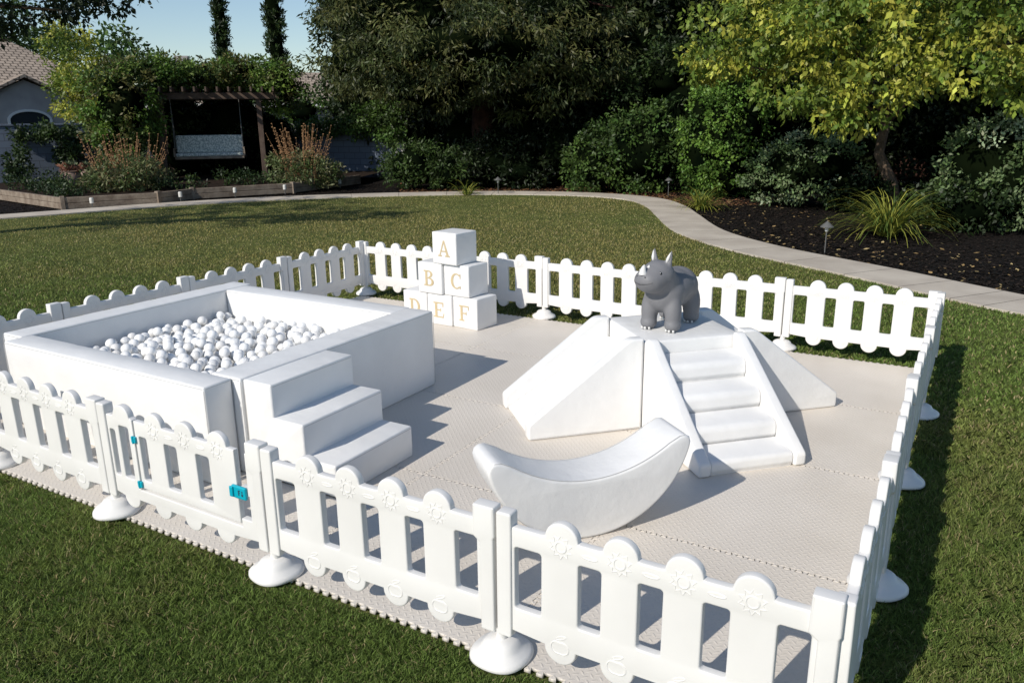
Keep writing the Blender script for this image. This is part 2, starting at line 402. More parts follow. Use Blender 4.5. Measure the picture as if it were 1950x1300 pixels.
mkobj("latch_mark",join("lm",[box("m",(1.0,-.0335,.362),(1.006,-.031,.388),.0005),box("m",(1.006,-.0335,.383),(1.013,-.031,.388),.0005),box("m",(1.006,-.0335,.373),(1.011,-.031,.377),.0005),box("m",(1.02,-.0335,.362),(1.03,-.031,.374),.001),box("m",(1.022,-.0335,.377),(1.028,-.031,.387),.001)]),'dark',parent=lt)
# ------------------------------------------------------------------ ball pit
pe=empty("ball_pit","white padded square ball pit standing on the foam mat","ball pit",None,(-4.3,1.5,0.016))
ZP=.565
def P(name,lo,hi,**k):
    lo=[lo[0]+4.3,lo[1]-1.5,lo[2]]; hi=[hi[0]+4.3,hi[1]-1.5,hi[2]]
    o=mkobj(name,softbox(name,lo,hi,**k),'vinyl',parent=pe,smooth=50)
    if name=="pit_wall":
        bm=bmesh.new(); g=.003; z=hi[2]-.011
        c=[(lo[0]-g+.0015,lo[1]-g+.0015),(hi[0]+g-.0015,lo[1]-g+.0015),(hi[0]+g-.0015,hi[1]+g-.0015),(lo[0]-g+.0015,hi[1]+g-.0015)]
        for i in range(4):
            a=Vector((*c[i],z)); b=Vector((*c[(i+1)%4],z)); d=(b-a).normalized()*.014
            tube(bm,[a+d,b-d],.0022,5)
        for x,y in c:
            tube(bm,[(x*.9995,y,.02),(x*.9995,y,z-.01)],.002,5)
        mkobj("seam_piping",bm_to(bm,"p"),'seam',parent=o)
    return o
P("pit_wall",(-5.185,.445,0),(-3.262,.632,ZP),bev=.011,seed=1)
P("pit_wall",(-3.425,.639,0),(-3.20,2.43,ZP+.002),bev=.011,seed=2)
P("pit_wall",(-5.185,2.24,0),(-3.432,2.46,ZP-.002),bev=.011,seed=3)
P("pit_wall",(-5.41,.56,0),(-5.192,2.52,ZP),bev=.011,seed=4)
P("pit_floor",(-5.18,.645,0),(-3.435,2.23,.05),bev=.01,seed=5)
R_=.0375; bx0,bx1,by0,by1=-5.185+R_,-3.43-R_,.64+R_,2.235-R_
rng=np.random.default_rng(3)
cap=6000; Pm=np.full((cap,3),1e9); n=0
while n<cap:
    K=40; cx=rng.uniform(bx0,bx1,K); cy=rng.uniform(by0,by1,K)
    if n:
        d2=(cx[:,None]-Pm[None,:n,0])**2+(cy[:,None]-Pm[None,:n,1])**2
        hh=np.where(d2<(2*R_)**2,Pm[None,:n,2]+np.sqrt(np.maximum((2*R_)**2-d2,0)),0).max(1)
    else: hh=np.zeros(K)
    zz=np.maximum(hh,.07+.015+R_)
    tgt=.410+.025*np.sin(cx*3.1+1)*np.cos(cy*2.7)-.012*(cx+4.3)/.9
    k=np.argmin(zz-tgt)
    if zz[k]>tgt[k]: break
    Pm[n]=(cx[k],cy[k],zz[k]); n+=1
Pm=Pm[:n]
dx=np.hypot(Pm[:,None,0]-Pm[None,:,0],Pm[:,None,1]-Pm[None,:,1]); dz=Pm[None,:,2]-Pm[:,None,2]
cov=((dx<R_*1.15)&(dz>R_*.8)).any(1)
t1_=(.632-CY)/(Pm[:,1]-CY); z1_=CZ+(Pm[:,2]+R_-CZ)*t1_
t2_=(-3.425-CX)/(Pm[:,0]-CX); z2_=CZ+(Pm[:,2]+R_-CZ)*t2_
hid=(z1_<ZP)|((z2_<ZP)&(CY+(Pm[:,1]-CY)*t2_<2.43)&(CY+(Pm[:,1]-CY)*t2_>.6))
score=Pm[:,2]-np.where(cov,1,0)-np.where(hid,2,0)
idx=np.argsort(-score); top=idx[:290]; rest=idx[290:]
def sph(name,u,v):
    bm=bmesh.new(); bmesh.ops.create_uvsphere(bm,u_segments=u,v_segments=v,radius=R_); me=bm_to(bm,name); smoothm(me,180); return me
bms=[]
for k in ('ballw','ballp','ballc'):
    me=sph("ball",28,16); me.materials.append(MAT[k]); bms.append((me,k))
LB={'ballw':("plain white plastic play ball in the padded pit"),'ballp':("pearl grey plastic play ball in the padded pit"),'ballc':("translucent plastic play ball in the padded pit")}
for t in top:
    q=rng.random(); k=0 if q<.6 else (1 if q<.88 else 2)
    mkobj("play_ball",bms[k][0],label=LB[bms[k][1]],cat="play ball",group="balls heaped in the ball pit",loc=tuple(Pm[t]))
bm=bmesh.new(); bmesh.ops.create_icosphere(bm,subdivisions=3,radius=R_); V0=np.array([v.co[:] for v in bm.verts]); F0=np.array([[v.index for v in f.verts] for f in bm.faces]); bm.free()
vis=rest[Pm[rest][:,2]>.28]
tri=V0[F0].reshape(-1,3)
VV=(tri[None]+Pm[vis][:,None,:]).reshape(-1,3)
me=np_mesh("heaped_balls",VV,3); bm=bmesh.new(); bm.from_mesh(me); bmesh.ops.remove_doubles(bm,verts=bm.verts,dist=.00005); bm.to_mesh(me); bm.free()
mkobj("heaped_balls",me,'ballw',label="lower layers of white balls filling the pit",cat="play balls",kind="stuff",smooth=180)
# ------------------------------------------------------------------ foam steps
se=empty("foam_steps","white padded three-step foam stair beside the ball pit","foam steps",None,(-3.19,.64,.016))
h=ZP/3; w_=.213
def stair_prof(n,dep,hh):
    pts=[(0,0,.006),(dep*n,0,.006)]
    for i in range(n):
        x=dep*(n-i); z=hh*(i+1); pts.append((x,z,.012)); 
        if i<n-1: pts.append((dep*(n-i-1),z,.004))
    pts.append((0,hh*n,.010)); return rpoly(pts,.01,4)
me=prof("step_block",[stair_prof(3,w_,h)],.655,.012,3,XZ); me.transform(Matrix.Translation((0,.333,0)))
mkobj("step_block",me,'vinyl',parent=se,smooth=50)
bm=bmesh.new()
for i in range(3):
    x=w_*(3-i)+.0002; z=h*(i+1)-.014
    tube(bm,[(x,.02,z),(x,.646,z)],.0018,6)
mkobj("seam_piping",bm_to(bm,"piping"),'seam',parent=se,smooth=80)
# ------------------------------------------------------------------ climb and slide set
PC=Vector((-1.515,2.82)); HS=.335; HP=.575
def place(name,label,cat,ang,off,group=None):
    return empty(name,label,cat,group,(PC.x+off*math.cos(ang),PC.y+off*math.sin(ang),.016),ang)
pl=place("foam_platform","white padded square foam platform joining slides and steps","foam platform",math.radians(45),0)
mkobj("platform_block",softbox("platform_block",(-HS,-HS,0),(HS,HS,HP),bev=.014,seed=9),'vinyl',parent=pl,smooth=50)
def railm(name,L,hh,end,y0,y1,flat=.06,bev=.016):
    pr=rpoly([(0.004,0,.01),(L,0,.018),(L+.003,end,.035),(flat,hh,.09),(0.004,hh,.012)],.02,8)
    me=prof(name,[pr],y1-y0,bev,4,XZ); me.transform(Matrix.Translation((0,(y0+y1)/2,0))); return me
def slide(ang,label,L=.755):
    e=place("foam_slide",label,"foam slide",ang,HS+.002)
    for y0,y1 in ((-HS,-HS+.085),(HS-.085,HS)):
        mkobj("side_rail",railm("side_rail",L,HP+.022,.10,y0,y1,.10),'vinyl',parent=e,smooth=50)
    me=prof("slide_bed",[rpoly([(.004,0,.01),(L-.02,0,.015),(L-.02,.020,.010),(.05,HP-.13,.08),(.004,HP-.10,.02)],.02,8)],2*HS-.178,.010,3,XZ)
    mkobj("slide_bed",me,'vinyl',parent=e,smooth=50)
slide(math.radians(225),"white padded foam slide with raised side rails leading off the platform")
slide(math.radians(45),"white padded foam slide descending behind the steps")
st=place("foam_climber_steps","white padded steps with side rails and four rounded treads","foam steps",math.radians(-45),HS+.002)
for y0,y1 in ((-HS,-HS+.075),(HS-.075,HS)):
    mkobj("side_rail",railm("side_rail",.765,HP+.022,.075,y0,y1,.04),'vinyl',parent=st,smooth=50)
dp=.186
for i in range(4):
    zt=[.485,.350,.222,.100][i]; x0=.004+dp*i; x1=x0+dp
    low=max(0,zt-.125)
    pr=rpoly([(x0,0,0),(x1-.004,0,.004),(x1-.004,low+.004,.01),(x1+.008,low+.03,.03),(x1+.004,zt-.016,.06),(x0+.01,zt+.012,.03),(x0,zt-.002,.01)],.02,8)
    me=prof("tread",[pr],2*HS-.154,.010,4,XZ); mkobj("tread",me,'vinyl',parent=st,smooth=50)
# rocker
ra=math.radians(49.5)
rk=empty("foam_rocker","white crescent-shaped padded foam rocker on the mat","foam rocker",None,(-1.315,1.03,.016),ra)
R0=.53; pts=[]; ha=74
for k in range(41):
    th=math.radians(270-ha+2*ha*k/40); pts.append((R0*math.cos(th),R0+R0*math.sin(th)))
xe=R0*math.sin(math.radians(ha)); ze=R0-R0*math.cos(math.radians(ha))
xi=.400; zi=.425; sag=.125; Ri=(xi*xi+sag*sag)/(2*sag); zc=zi-sag+Ri; a0=math.asin(xi/Ri)
inner=[(Ri*math.sin(a0-2*a0*k/30),zc-Ri*math.cos(a0-2*a0*k/30)) for k in range(31)]
poly=pts+[(xe+.006,ze+.030),(xe-.002,ze+.055),(xe-.022,ze+.070),(xe-.050,ze+.070)]+inner+[(-xe+.050,ze+.070),(-xe+.022,ze+.070),(-xe+.002,ze+.055),(-xe-.006,ze+.030)]
me=prof("rocker_body",[poly],.26,.016,4,XZ); mkobj("rocker_body",me,'vinyl',parent=rk,smooth=50)
bm=bmesh.new()
for s in (-1,1): closed_tube(bm,[(x*.985,s*.1235,(z-.25)*.985+.25) for x,z in poly],.0020,6)
mkobj("seam_piping",bm_to(bm,"piping"),'seam',parent=rk,smooth=80)
# ------------------------------------------------------------------ letter blocks
def letter(ch):
    Q=[];s=.085
    def rect(a,b,c,d): Q.append([(a,b),(c,b),(c,d),(a,d)])
    def ring(cx,cy,ro,so,ri,si,a0,a1,ix=0,n=18):
        for k in range(n):
            t0=math.radians(a0+(a1-a0)*k/n); t1=math.radians(a0+(a1-a0)*(k+1)/n)
            Q.append([(cx+ro*math.cos(t0),cy+so*math.sin(t0)),(cx+ro*math.cos(t1),cy+so*math.sin(t1)),(cx+ix+ri*math.cos(t1),cy+si*math.sin(t1)),(cx+ix+ri*math.cos(t0),cy+si*math.sin(t0))])
    if ch=='A':
        Q.append([(.11,s),(.20,s),(.49,.84),(.45,1)]); Q.append([(.45,1),(.55,1),(.92,s),(.72,s)]); rect(.25,.29,.67,.37); rect(.0,0,.33,s); rect(.60,0,1.02,s)
    if ch in 'BDEF':
        rect(.14,s,.33,1-s); rect(.02,0,.46 if ch=='F' else .33,s); rect(.02,1-s,.33,1)
    if ch=='B':
        rect(.33,1-s,.45,1);rect(.33,.47,.48,.55);rect(.33,0,.48,s)
        ring(.45,.765,.33,.235,.14,.15,-90,90); ring(.48,.27,.40,.27,.20,.185,-90,90)
    if ch=='D':
        rect(.33,1-s,.42,1);rect(.33,0,.42,s); ring(.42,.5,.52,.5,.33,.415,-90,90)
    if ch=='C':
        ring(.52,.5,.46,.5,.29,.415,48,312,.03); rect(.82,.66,.88,.98); rect(.82,.02,.88,.22)
    if ch in 'EF':
        rect(.33,1-s,.86,1); rect(.79,.72,.86,1-s); rect(.33,.46,.64,.54); rect(.60,.38,.66,.62)
    if ch=='E': rect(.33,0,.86,s); Q.append([(.80,s),(.86,s),(.93,.30),(.88,.30)])
    return Q
BS=.298
def block(ch,x,y,z,rz,lab):
    e=empty("letter_block",lab,"toy block","stacked alphabet foam blocks",(x,y,z),rz)
    mkobj("foam_cube",softbox("foam_cube",(-BS/2,-BS/2,0),(BS/2,BS/2,BS),bev=.010,puff=.003,wr=.001,seed=ord(ch),step=.05),'vinyl',parent=e,smooth=50)
    bm=bmesh.new(); S_=.150
    for i,q in enumerate(letter(ch)):
        vs=[bm.verts.new(((a-.5)*S_*.95,-BS/2-.0056-.00003*i,BS/2+(b-.5)*S_)) for a,b in q]
        f_=bm.faces.new(vs); f_.normal_update()
        if f_.normal.y>0: f_.normal_flip()
    me=bm_to(bm,"letter"); mkobj("printed_letter",me,'gold',parent=e,label="gold serif capital letter %s"%ch)
yb=3.895+BS/2
zb=.016
for ch,x,dy,k,rz in (('D',-4.50,.03,0,-3),('E',-4.192,.01,0,-4),('F',-3.885,.0,0,-7),('B',-4.285,.0,1,-5),('C',-3.978,.0,1,-5),('A',-4.08,-.03,2,-7)):
    block(ch,x,yb+dy,zb+k*(BS+.004),math.radians(rz),"white foam cube with gold letter %s in a stacked pyramid"%ch)
# ------------------------------------------------------------------ rhino toy
def rhino():
    e=empty("bouncy_rhino","grey inflatable rhino toy with white horn on the platform","toy rhino",None,(-1.525,2.775,.016+HP+.004),math.radians(-4))
    bm=bmesh.new()
    def ell(c,r,rot=(0,0,0),pre=Matrix.Identity(4)):
        mm=pre@Matrix.Translation(c)@Matrix.Rotation(rot[2],4,'Z')@Matrix.Rotation(rot[1],4,'Y')@Matrix.Rotation(rot[0],4,'X')@Matrix.Diagonal((*r,1))
        bmesh.ops.create_uvsphere(bm,u_segments=28,v_segments=18,radius=1,matrix=mm)
    ell((0,.04,.250),(.134,.240,.132)); ell((0,-.07,.24),(.130,.135,.132)); ell((0,.14,.25),(.134,.140,.132))
    ell((0,-.11,.31),(.104,.11,.11),(.4,0,0)); ell((0,-.14,.33),(.100,.10,.10))
    HR=Matrix.Translation((-.01,-.170,.350))@Matrix.Rotation(math.radians(-16),4,'Z')@Matrix.Rotation(math.radians(-8),4,'X')@Matrix.Scale(.90,4)
    def hel(c,r,rot=(0,0,0)): ell(c,r,rot,HR)
    hel((0,.0,.02),(.118,.125,.112)); hel((0,-.05,.0),(.115,.11,.10)); hel((0,-.085,-.015),(.110,.100,.090)); hel((0,-.12,-.015),(.096,.072,.072)); hel((0,-.06,-.045),(.10,.09,.06))
    for s in (-1,1):
        for k,zz in enumerate(np.linspace(0,1,8)):
            r=.028*(1-zz)**.75+.007; hel((s*(.060+.018*zz),.02,.10+.105*zz),(r,r*.7,.018),(0,s*.2,0))
        ell((s*.082,-.115,.13),(.055,.062,.13)); ell((s*.084,-.120,.045),(.056,.060,.046))
        ell((s*.086,.180,.13),(.058,.068,.13)); ell((s*.088,.180,.045),(.056,.060,.046))
    ell((0,.29,.25),(.014,.02,.045),(.5,0,0)); ell((0,.305,.21),(.018,.016,.028))
    me=bm_to(bm,"rhino_body"); o=mkobj("rhino_body",me,'rhino',parent=e)
    md=o.modifiers.new("r",'REMESH'); md.mode='VOXEL'; md.voxel_size=.0055; md.use_smooth_shade=True
    sm=o.modifiers.new("s",'SMOOTH'); sm.iterations=30; sm.factor=.75
    bpy.context.view_layer.update()
    me2=bpy.data.meshes.new_from_object(o.evaluated_get(bpy.context.evaluated_depsgraph_get())); o.modifiers.clear(); o.data=me2; smoothm(me2,180)
    for nm,c,r0,L in (("horn",(0,-.164,.028),.025,.066),("horn",(0,-.108,.070),.011,.022)):
        b2=bmesh.new(); ps=[HR@Vector((c[0],c[1]-.016*t+.02*t*t,c[2]+L*t)) for t in np.linspace(0,1,8)]
        tube(b2,ps,[r0*(1-t)**.7+.003 for t in np.linspace(0,1,8)],14); mkobj(nm,bm_to(b2,"horn"),'rhinowhite',parent=e,smooth=70)
    for s in (-1,1):
        b2=bmesh.new(); bmesh.ops.create_uvsphere(b2,u_segments=16,v_segments=10,radius=1,matrix=HR@Matrix.Translation((s*.088,-.085,.042))@Matrix.Rotation(s*.8,4,'Z')@Matrix.Diagonal((.012,.010,.014,1)))
        mkobj("eye",bm_to(b2,"eye"),'black',parent=e,smooth=180)
        b2=bmesh.new(); bmesh.ops.create_uvsphere(b2,u_segments=10,v_segments=8,radius=.0035,matrix=HR@Matrix.Translation((s*.093,-.094,.049)))
        mkobj("eye_glint",bm_to(b2,"glint"),'rhinowhite',parent=e)
        b2=bmesh.new(); tube(b2,[HR@Vector((s*(.060+.018*t),.010-.014*(1-t),.115+.078*t)) for t in np.linspace(0,1,6)],[.003,.009,.011,.009,.006,.002],8); mkobj("inner_ear",bm_to(b2,"ie"),'rhinowhite',parent=e,smooth=180)
        b2=bmesh.new(); bmesh.ops.create_uvsphere(b2,u_segments=12,v_segments=8,radius=1,matrix=HR@Matrix.Translation((s*.036,-.180,.010))@Matrix.Diagonal((.007,.005,.006,1)))
        mkobj("nostril",bm_to(b2,"nostril"),'rhinodark',parent=e,smooth=180)
        for fy in (-.120,.180):
            b2=bmesh.new()
            for k in (-1,0,1):
                a=k*.55; fx=s*(.084 if fy<0 else .088)
                bmesh.ops.create_uvsphere(b2,u_segments=12,v_segments=8,radius=1,matrix=Matrix.Translation((fx+.049*math.sin(a),fy-.053*math.cos(a),.015))@Matrix.Rotation(a,4,'Z')@Matrix.Diagonal((.008,.006,.008,1)))
            mkobj("toenails",bm_to(b2,"toenails"),'rhinowhite',parent=e,smooth=180)
    b2=bmesh.new(); ps=[]
    for t in np.linspace(-1,1,21):
        a=t*.9; ps.append(HR@Vector((.1065*math.sin(a),-.080-.1080*math.cos(a),-.042+.020*t*t)))
    tube(b2,ps,.0026,6); mkobj("mouth_line",bm_to(b2,"mouth"),'rhinodark',parent=e,smooth=180)
rhino()
# ------------------------------------------------------------------ vegetation
def leaves(C,size,aspect,rng,droop=.2,out=None):
    n=len(C); d=rng.normal(size=(n,3))
    if out is not None: d+=out*1.0
    d[:,2]-=droop*1.5; d/=np.linalg.norm(d,axis=1)[:,None]+1e-9
    a=rng.normal(size=(n,3)); w_=np.cross(d,a); w_/=np.linalg.norm(w_,axis=1)[:,None]+1e-9
    s=size*rng.uniform(.6,1.25,n)[:,None]
    return np.stack([C,C+d*s*.45+w_*s*aspect*.5,C+d*s,C+d*s*.45-w_*s*aspect*.5],1).reshape(-1,3)
GAIN=1.2
def crown_np(ells,ncl,rc,per,size,aspect,cols,seed,droop=.2,shell=.75,cscale=(1,1,.75),zmin=.05):
    rng=np.random.default_rng(seed); Vs=[];Ts=[]
    vol=np.array([e[1][0]*e[1][1]+e[1][0]*e[1][2]+e[1][1]*e[1][2] for e in ells]); vol=vol/vol.sum()
    cols=np.array(cols)*GAIN
    for k in range(ncl):
        c,r=ells[rng.choice(len(ells),p=vol)]
        u=rng.normal(size=3); u/=np.linalg.norm(u); rad=shell+(1.02-shell)*rng.random()**.6
        if rng.random()<.12: rad*=1.1
        cc=np.array(c)+u*np.array(r)*rad
        rr=rc*rng.uniform(.55,1.3); m=int(per*rng.uniform(.6,1.3)*(rr/rc)**1.5)+3
        v=rng.normal(size=(m,3)); v/=np.linalg.norm(v,axis=1)[:,None]; v*=rng.random((m,1))**.45
        P_=cc+v*rr*np.array(cscale); ok=P_[:,2]>zmin; P_=P_[ok]; v=v[ok]
        if len(P_)==0: continue
        Vs.append(leaves(P_,size,aspect,rng,droop,out=v*.8+u*.3))
        base=cols[rng.integers(len(cols))]*rng.uniform(.75,1.25)
        Ts.append(base[None]*rng.uniform(.7,1.35,(len(P_),1))*rng.uniform(.92,1.08,(len(P_),3)))
    return np.concatenate(Vs),np.concatenate(Ts)
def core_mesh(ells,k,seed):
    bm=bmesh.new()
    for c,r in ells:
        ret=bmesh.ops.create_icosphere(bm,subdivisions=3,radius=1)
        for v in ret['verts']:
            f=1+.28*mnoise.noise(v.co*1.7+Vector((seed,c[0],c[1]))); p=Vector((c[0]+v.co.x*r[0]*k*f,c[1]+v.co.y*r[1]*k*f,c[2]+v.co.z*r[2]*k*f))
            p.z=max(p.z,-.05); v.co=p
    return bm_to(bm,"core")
def merge_leaf(name,V,Tn):
    me=np_mesh(name,V,4,Tn); me.materials.append(MAT['leaf'])
    return me
def plant(name,label,cat,ells,ncl,rc,per,size,aspect,cols,seed,core=.0,group=None,trunk=None,droop=.2,shell=.7,tmat='bark',cscale=(1,1,.75),zmin=.05,base=None):
    V,Tn=crown_np(ells,ncl,rc,per,size,aspect,cols,seed,droop,shell,cscale,zmin)
    c0=ells[0][0] if base is None else base
    e=empty(name,label,cat,group,(c0[0],c0[1],0))
    off=np.array([c0[0],c0[1],0])
    me=merge_leaf("crown",V-off,Tn); mkobj("crown",me,parent=e)
    if core:
        cm=core_mesh(ells,core,seed); cm.transform(Matrix.Translation((-c0[0],-c0[1],0))); mkobj("shade_core",cm,'core',parent=e,smooth=180)  # near-black blobs inside the leaves, their colour stands in for crown shade
    if trunk:
        bm=bmesh.new()
        for pts,rads in trunk: tube(bm,[(p[0]-c0[0],p[1]-c0[1],p[2]) for p in pts],rads,10)
        mkobj("trunk",bm_to(bm,"trunk"),tmat,parent=e,smooth=60)
    return e
def E(b,d,z,rx,rz,ry=None):
    p=site(b,d,z); return ((p.x,p.y,p.z),(rx,ry if ry else rx,rz))
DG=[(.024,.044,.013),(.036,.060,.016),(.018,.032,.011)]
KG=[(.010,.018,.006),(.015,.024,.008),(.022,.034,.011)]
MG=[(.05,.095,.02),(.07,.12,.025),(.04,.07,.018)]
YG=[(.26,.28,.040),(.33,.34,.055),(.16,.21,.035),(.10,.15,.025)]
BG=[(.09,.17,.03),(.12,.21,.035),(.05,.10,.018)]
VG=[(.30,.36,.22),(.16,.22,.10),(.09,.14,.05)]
tb=site(-32.3,24.8)
trk=[([(tb.x,tb.y,-.1),(tb.x,tb.y,.5),(tb.x+.02,tb.y,2),(tb.x,tb.y+.1,5),(tb.x,tb.y,10)],[.52,.42,.38,.32,.2])]
rr_=random.Random(5)
for k in range(16):
    a=rr_.uniform(0,6.28); z=rr_.uniform(3.0,7); L_=rr_.uniform(2.5,4.0)
    trk.append(([(tb.x,tb.y,z),(tb.x+L_*.5*math.cos(a),tb.y+L_*.5*math.sin(a),z+.35),(tb.x+L_*math.cos(a),tb.y+L_*math.sin(a),z-.1)],[.12,.07,.02]))
plant("redwood_tree","large dark evergreen tree with drooping sprays and red bark","tree",
  [E(-32.5,24.5,6.2,4.2,2.9),E(-37,23.5,4.5,2.4,2.2),E(-39,24.3,5.9,2.0,3.0),E(-28,23.3,4.2,2.3,1.9),E(-33,22.8,3.7,3.2,1.2),E(-36,24.5,8.5,3.0,2.8),E(-40,24.5,3.5,1.7,1.0),E(-36,23,2.8,1.6,.8),E(-28.5,23,2.7,1.7,.8)],
  680,.55,150,.17,.26,[(.050,.066,.020),(.078,.090,.028),(.030,.042,.015),(.10,.105,.034)],11,core=.62,trunk=trk,droop=.6,shell=.70,tmat='redbark',cscale=(1,1,.5),zmin=1.6,base=(tb.x,tb.y,0))
for i,(b,d,z,rx,rz,seed) in enumerate([(-38.6,30,4.2,2.4,4.6,19),(-33.5,30,5,3.0,5.5,20),(-28.5,29,5,3.2,5.5,29),(-23.5,27,5,3.2,5.5,21),(-18.5,28,6,3.4,6,22),(-13,28,5.5,3.6,5.5,23),(-6.5,28,5.5,3.6,5.5,24),(0,27,5.5,3.6,5.5,25),(6,27,5.5,3.6,5.5,26)]):
    p=site(b,d)
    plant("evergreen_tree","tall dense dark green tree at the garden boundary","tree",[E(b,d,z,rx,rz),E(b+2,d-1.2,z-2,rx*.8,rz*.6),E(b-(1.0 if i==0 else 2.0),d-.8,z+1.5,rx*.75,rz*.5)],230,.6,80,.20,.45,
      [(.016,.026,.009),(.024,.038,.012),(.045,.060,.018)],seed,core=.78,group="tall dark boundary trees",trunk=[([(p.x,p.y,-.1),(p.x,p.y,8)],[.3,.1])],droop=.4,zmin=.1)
tb=site(-4.9,18.0)
def br(*p): return [tuple(q) for q in p]
t0=(tb.x,tb.y,-.05); t1=(tb.x-.12,tb.y,.55); t2=(tb.x-.42,tb.y,1.15); t3=(tb.x-.35,tb.y-.05,1.7); t4=(tb.x-.5,tb.y-.1,2.3)
trk=[(br(t0,t1,t2,t3,t4),[.15,.12,.10,.09,.07])]
for dx_,dy,dz_ in ((-2.6,-1.2,1.0),(-1.6,.6,2.0),(.6,-1.4,2.2),(2.0,.2,1.6),(2.6,-1.5,.9),(-.6,-2.2,1.2),(-3.6,-.3,.8),(.1,.9,2.8)):
    trk.append((br(t3,(t4[0]+dx_*.35,t4[1]+dy*.35,t4[2]+dz_*.4),(t4[0]+dx_,t4[1]+dy,t4[2]+dz_)),[.06,.04,.012]))
plant("yellow_leaved_tree","spreading tree with sunlit yellow-green leaves and crooked trunk","tree",
  [E(-10,16.5,3.6,2.2,1.2),E(-4,15.8,3.9,2.4,1.4),E(1.5,16,3.5,2.0,1.4),E(-14.5,16.5,3.4,1.5,.75),E(-6,17,5.0,3.2,1.3),E(-1.5,15.0,2.7,1.1,.6),E(-7.5,15.3,2.35,1.2,.55),E(-7.6,15.2,2.0,.6,.4),E(1.2,15.2,2.35,1.0,.5),E(-16.5,16.8,2.9,.8,.4),E(-11.8,15.6,2.35,.8,.4)],
  780,.27,48,.125,.55,YG,31,trunk=trk,droop=.65,shell=.35,zmin=1.4,base=(tb.x,tb.y,0))
def shrub(lab,ells,ncl,rc,per,size,asp,cols,seed,core=.75,**k):
    return plant("garden_shrub",lab,"shrub",ells,ncl,rc,per,size,asp,cols,seed,core=core,group="shrubs around the lawn",**k)
shrub("rounded glossy green shrub beside the mulch bed",[E(-21.2,21.3,1.1,1.15,1.15),E(-24,21.6,.8,.9,.9)],170,.3,60,.11,.5,MG,41)
shrub("upright bright green climbing-fig column",[E(-15.4,20.2,1.5,.72,1.6),E(-17,20.6,1.3,.6,1.4),E(-14,20.4,2.5,.5,.7)],260,.22,80,.09,.6,BG,42,core=.85)
shrub("pale variegated shrub in dark mulch",[E(-10.6,18.4,.85,.95,.75),E(-12.3,18.6,.7,.7,.6),E(-8.9,18.7,.8,.6,.7)],150,.2,50,.085,.5,VG,43)
shrub("pale variegated shrub in dark mulch",[E(.4,16.2,.95,.95,.9),E(2.6,15.8,.8,.8,.8)],130,.2,50,.085,.5,VG,44)
shrub("low dark green shrub under the tree",[E(-2.3,16.2,.3,.7,.4),E(-.8,15.6,.4,.7,.45),E(-7.2,17.8,.40,.6,.45)],120,.22,55,.09,.5,DG,45)
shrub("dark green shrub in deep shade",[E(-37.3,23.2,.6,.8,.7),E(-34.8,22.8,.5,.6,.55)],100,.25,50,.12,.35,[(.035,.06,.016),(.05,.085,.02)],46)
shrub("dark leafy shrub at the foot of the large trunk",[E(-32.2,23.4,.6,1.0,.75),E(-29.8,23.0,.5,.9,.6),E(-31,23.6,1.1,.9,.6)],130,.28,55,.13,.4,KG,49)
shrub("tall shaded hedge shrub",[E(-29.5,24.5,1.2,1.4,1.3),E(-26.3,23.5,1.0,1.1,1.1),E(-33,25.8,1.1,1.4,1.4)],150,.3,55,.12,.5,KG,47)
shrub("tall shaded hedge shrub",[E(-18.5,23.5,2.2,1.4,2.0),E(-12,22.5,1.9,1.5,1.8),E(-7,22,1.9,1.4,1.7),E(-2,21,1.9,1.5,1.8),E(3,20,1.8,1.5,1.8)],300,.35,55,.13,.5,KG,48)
shrub("climbing leafy shrub with green new growth",[E(-19.5,23,3.0,1.2,.9),E(-22.5,23.5,2.2,1.0,.8),E(-11.5,21.5,2.6,1.0,.8)],130,.3,50,.12,.5,DG,50,core=.6)
VN=[(.07,.13,.02),(.11,.17,.03),(.10,.10,.03),(.05,.08,.02)]
shrub("climbing vine draped over the pergola",[E(-55.6,26.0,2.3,1.0,1.3),E(-56.0,25.8,1.2,.6,.9),E(-53.6,27,3.3,1.0,.5),E(-50.8,27.8,3.3,1.3,.4),E(-48,27.8,3.3,1.2,.45),E(-45.8,27,2.9,.8,.75)],520,.26,60,.12,.45,VN,51,core=.6,zmin=.5)
shrub("climbing foliage coloured dark for pergola shade on the wall behind the bench",[E(-52.3,28.6,1.4,1.2,1.5),E(-49.2,28.7,1.4,1.4,1.6),E(-46.8,28.6,1.1,.9,1.2)],160,.3,50,.13,.45,KG,55,core=.85)  # leaf tints painted near-black to give the pergola interior its shade
plant("leafy_tree","yellow-green leafy tree behind the block wall","tree",[E(-57.9,32,3.7,.9,1.5),E(-57.2,31,2.6,1.0,1.1)],120,.32,60,.14,.5,YG,52,trunk=[([tuple(site(-57.9,32,-.1)),tuple(site(-57.9,32,3.5))],[.15,.06])],shell=.4)
plant("leafy_tree","mid green tree beyond the tiled house","tree",[E(-61.5,54,6.9,2.6,1.5),E(-59,54,5.9,2.0,1.2),E(-55.3,40,4.6,1.5,1.2)],150,.6,60,.24,.5,MG,53,trunk=[([tuple(site(-61.5,54,-.1)),tuple(site(-61.5,54,6.2))],[.3,.1])],shell=.4)
plant("leafy_tree","low green trees beyond the pergola","tree",[E(-52.5,38,3.0,1.5,1.0),E(-49,40,3.0,2.0,1.0),E(-46.8,36,3.2,1.1,.9),E(-44.6,34,2.2,1.0,.7),E(-41.5,33,2.4,1.2,1.2)],170,.4,55,.16,.5,MG,56,trunk=[([tuple(site(-52.5,38,-.1)),tuple(site(-52.5,38,3))],[.18,.06])],shell=.4,core=.6)
p=site(-74,17)
tt=[([(p.x,p.y,-.1),(p.x,p.y,3),(p.x+.2,p.y,5.2)],[.25,.2,.15])]
